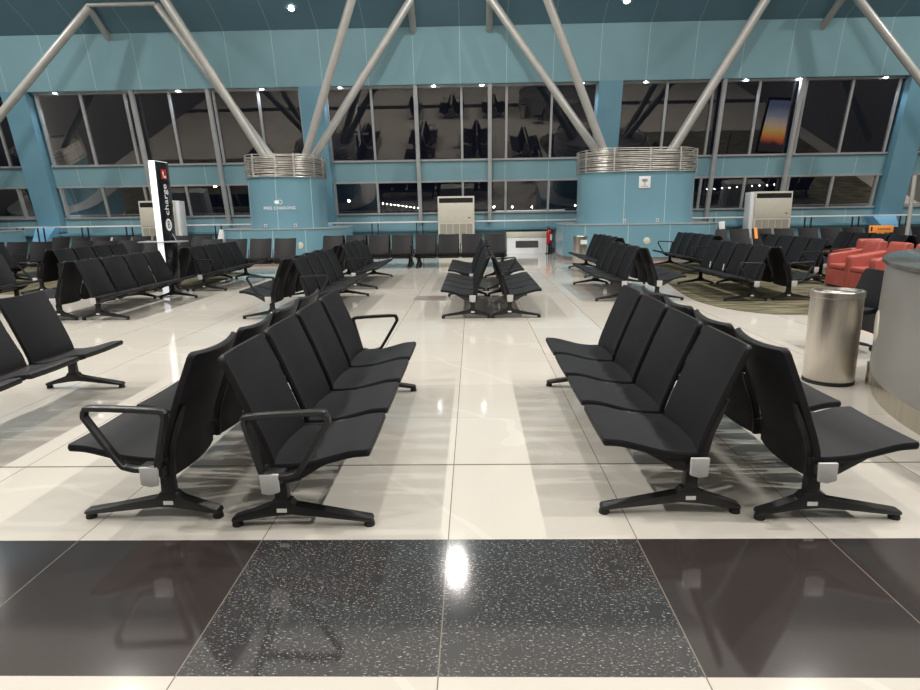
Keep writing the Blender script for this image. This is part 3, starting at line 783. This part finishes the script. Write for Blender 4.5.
# ---------------------------------------------------------------- red armchairs
def armchair(x, y, rz, label):
    t = thing('armchair', label, 'armchair', (x, y, 0), rz, 'red leather tub armchairs')
    bm = B(); box(bm, -.33, .35, -.26, .26, .04, .36, .02, 3); obj('seat_base', bm, 'red', t)
    bm = B(); box(bm, -.26, .375, -.25, .25, .36, .45, .03, 4); obj('seat_cushion', bm, 'red', t)
    for s in (-1, 1):
        bm = B(); prism_y(bm, [(-.36, .03), (.36, .03), (.355, .60), (.33, .63), (-.30, .72), (-.37, .70)], s*.30-.055, s*.30+.055, .028, 3); obj('armrest', bm, 'red', t)
    bm = B(); prism_y(bm, [(-.38, .04), (-.25, .04), (-.17, .45), (-.25, .87), (-.29, .895), (-.40, .87), (-.41, .84)], -.225, .225, .03, 3); obj('backrest', bm, 'red', t)
    bm = B(); box(bm, -.33, .33, -.33, .33, 0, .045); obj('plinth', bm, 'rubber', t, smooth=False)
    return t
armchair(7.2, 11.93, PI, 'red leather armchair farthest left of the row beside the carpeted benches')
armchair(7.17, 11.19, PI, 'second red leather armchair, middle of the row of three')
armchair(7.14, 10.45, PI, 'third red leather armchair, partly hidden behind the grey counter')
armchair(7.73, 12.76, PI/2, 'brighter red armchair behind the row of three, only its back showing')

# ---------------------------------------------------------------- white convector housing, extinguisher, small items along the far wall
def convector(x0, x1, label, vent=True):
    t = thing('convector_housing', label, 'heater', ((x0+x1)/2, 22.9 if vent else 22.98, 0), 0, 'white convector housings at the foot of the wall')
    h = (x1-x0)/2
    bm = B(); prism_x(bm, [(-.35, .0), (-.25, .55), (.3, .55), (.3, .0)], -h, h); obj('body', bm, 'white', t, smooth=False)
    bm = B(); box(bm, -h-.02, h+.02, -.27, .32, .55, .75, .01); obj('top_panel', bm, 'cream', t)
    if vent:
        bm = B(); prism_x(bm, [(-.325, .2), (-.287, .44), (-.27, .44), (-.3, .2)], -.45, .36)
        g = obj('vent', bm, 'dark', t, smooth=False)
        bm = B()
        for k in range(6): prism_x(bm, [(-.329+.0066*k, .215+.037*k), (-.327+.0066*k, .225+.037*k), (-.31+.0066*k, .225+.037*k), (-.31+.0066*k, .215+.037*k)], -.44, .35)
        obj('vent_slat', bm, 'rim', g, smooth=False)
    return t
convector(1.22, 2.72, 'low white housing with a black vent by the fire extinguisher')
convector(-13.35, -12.62, 'small cream housing end seen left of the left air conditioner', False)
convector(-8.8, -7.8, 'small cream housing end between the left air conditioner and left column', False)
t = thing('fire_extinguisher', 'red fire extinguisher on a black stand beside the right column plinth', 'fire extinguisher', (2.66, 22.15, 0), 0)
bm = B(); lathe(bm, [(0, .36), (.085, .36), (.10, .38), (.10, .74), (.085, .79), (.04, .83), (.03, .85), (0, .85)], 28); obj('cylinder', bm, 'redpaint', t)
bm = B(); tube(bm, (0, 0, .85), (0, 0, .89), .03); box(bm, -.09, .03, -.012, .012, .885, .905); box(bm, -.09, .02, -.012, .012, .93, .945); obj('valve', bm, 'blackmetal', t)
bm = B(); path_tube(bm, smooth_path([(.02, 0, .87), (.11, -.03, .8), (.13, -.04, .6), (.12, -.05, .4)], 6), .014, 8); obj('hose', bm, 'rubber', t)
bm = B(); box(bm, .02, .085, -.108, -.09, .48, .68); obj('label_plate', bm, 'white', t, smooth=False)
bm = B(); box(bm, -.12, .12, -.12, .12, 0, .02); box(bm, -.03, .03, .05, .09, 0, .5); box(bm, -.09, .09, -.09, .09, .33, .36); box(bm, -.09, -.06, -.02, .02, .02, .34); box(bm, .06, .09, -.02, .02, .02, .34); obj('stand', bm, 'blackmetal', t, smooth=False)

# orange board on the right bench row
t = thing('orange_board', 'orange notice board propped on the far bench row behind the red armchairs', 'sign', (11.6, 18.25, .44), 0)
bm = B(); box(bm, -.34, .34, -.015, .015, .31, .51, .004); obj('board', bm, 'orange', t)
bm = B(); box(bm, -.1, .1, .0, .03, 0, .32); obj('prop', bm, 'orange', t, smooth=False)
text_mesh('lettering', 'NOTICE', .09, 'ink', t, (.05, -.017, .44), rotf) if False else None
bm = B()
for i in range(6): box(bm, -.1+.06*i, -.065+.06*i, -.0175, -.0155, .39, .43)
box(bm, -.3, -.25, -.0175, -.0155, .35, .47); obj('faded_print', bm, 'ink', t, smooth=False)
# orange strip between two seats
bm = B(); prism_x(bm, [(.0, .62), (.02, .62), (.14, .93), (.12, .93)], -.045, .045)
tag(obj('orange_strap', bm, 'orange', None, (8.2, 18.45, 0), smooth=False), 'narrow orange strap hanging between two seats in front of the right air conditioner', 'strap')
# slim leaning light blue stand boards by the columns
for x, y, lean, lab in ((-7.95, 19.2, .28, 'slim pale board leaning left of the left column plinth'), (7.72, 19.6, -.1, 'slim pale board leaning right of the right column plinth')):
    bm = B(); box(bm, -.09, .09, -.02, .02, 0, 1.1, .005)
    o = tag(obj('leaning_board', bm, 'white', None, (x, y, 0)), lab, 'board'); o.rotation_euler = (0, lean, 0)
# grey post at the right
t = thing('grey_post', 'thin grey post standing at the right edge before the windows', 'post', (11.5, 17.0, 0), 0)
bm = B(); tube(bm, (0, 0, .02), (0, 0, 2.26), .05, 16); obj('shaft', bm, 'tube', t)
bm = B(); lathe(bm, [(0, 0), (.2, 0), (.2, .015), (.06, .03), (0, .03)], 24); obj('base', bm, 'tube', t)
# pale blue block at the very right edge
bm = B(); box(bm, -.3, .5, -.1, .1, 0, 1.05, .01)
tag(obj('blue_screen', bm, 'ledge', None, (12.75, 17.4, 0)), 'pale blue low screen at the right edge behind the grey counter', 'screen')
# floor hatch in the aisle
t = thing('floor_hatch', 'grey rectangular floor hatch in the aisle left of the end-on benches', 'hatch', (-.78, 11.15, 0), 0)
bm = B(); box(bm, -.29, .29, -.28, .28, .0005, .004); obj('cover', bm, 'skirt', t, smooth=False)
bm = B()
for a, b_, c, d in ((-.3, .3, -.3, -.28), (-.3, .3, .28, .3), (-.3, -.28, -.28, .28), (.28, .3, -.28, .28)): box(bm, a, b_, c, d, .0005, .005)
obj('rim', bm, 'alu', t, smooth=False)
# sunset lightbox whose reflection shows in the right windows
t = thing('advertising_lightbox', 'tall lit picture panel of a sunset sky, mirrored in the right windows', 'lightbox', (15.4, 12.9, 0), PI+.25)
bm = B(); box(bm, -.72, .72, -.1, .1, 0, 2.75, .01); obj('frame', bm, 'blackmetal', t)
bm = B(); box(bm, -.62, .62, -.115, -.1, .1, 2.62); obj('picture', bm, 'sunset', t, smooth=False)

# ---------------------------------------------------------------- outside at night
bm = B(); box(bm, -250, 250, 24.7, 320, -1.2, -1.0); struct('ground', bm, 'asphalt')
def outlamp(x, y, z, mat, label, r=.3, group='distant airfield lamps'):
    t = thing('airfield_lamp', label, 'lamp', (x, y, -1), 0, group)
    bm = B(); tube(bm, (0, 0, 0), (0, 0, z+1-r), .06, 8); obj('pole', bm, 'blackmetal', t)
    bm = B(); bmesh.ops.create_uvsphere(bm, u_segments=12, v_segments=8, radius=r, matrix=Matrix.Translation((0, 0, z+1))); obj('lantern', bm, mat, t)
def at(px, py, y):
    d = (px-460)/f_px*r2-(py-345)/f_px*u2+fw; q = d*(y/d.y); return q.x, y, q.z+H
x, y, z = at(215, 185, 90); outlamp(x, y, z, 'amber', 'bright orange lamp outside, seen through the lower window left of the left column', .28)
x, y, z = at(349, 201, 100); outlamp(x, y, z, 'paleamber', 'single pale lamp outside, just right of the left column', .15)
for i in range(10):
    x, y, z = at(383+3.9*i, 203.5+.5*i, 150); outlamp(x, y, z, 'paleamber', 'one of a row of tiny warm lamps outside the lower centre window', .09, 'row of tiny lamps outside the centre window')
for px, lab in ((494, 'tiny lamp outside just right of the centre air conditioner'), (512, 'lamp outside, middle one of three right of the centre air conditioner'), (532, 'lamp outside, nearest of three to the right column')):
    x, y, z = at(px, 207, 140); outlamp(x, y, z, 'paleamber', lab, .15)
x, y, z = at(575, 205.5, 140); outlamp(x, y, z, 'paleamber', 'tiny lamp outside at the left edge of the right column', .12)
for i in range(12):
    x, y, z = at(692+7.5*i, 190.5-.55*i, 170); outlamp(x, y, z, 'paleamber', 'one of a row of tiny lamps outside the lower right window', .07, 'row of tiny lamps outside the right window')
x0, _, z0 = at(496, 211, 140); x1, _, z1 = at(566, 211, 140)
t = thing('perimeter_wall', 'long pale lit wall top outside, beyond the lower window right of centre', 'wall', ((x0+x1)/2, 142, -1), 0)
hw = (x1-x0)/2
bm = B(); box(bm, -hw, hw, 0, .4, 0, z0+.9); obj('base', bm, 'asphalt', t, smooth=False)
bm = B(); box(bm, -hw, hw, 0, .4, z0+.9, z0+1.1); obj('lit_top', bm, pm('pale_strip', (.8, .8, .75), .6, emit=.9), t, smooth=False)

# ---------------------------------------------------------------- world and view
w = bpy.data.worlds.new('night'); scene.world = w; w.use_nodes = True
w.node_tree.nodes['Background'].inputs[0].default_value = (.012, .016, .03, 1); w.node_tree.nodes['Background'].inputs[1].default_value = .35
scene.view_settings.view_transform = 'Standard'; scene.view_settings.exposure = 0.; scene.view_settings.look = 'None'
scene.cycles.max_bounces = 8; scene.cycles.glossy_bounces = 4; scene.cycles.transparent_max_bounces = 8
scene.cycles.sample_clamp_indirect = 6.; scene.cycles.use_denoising = True
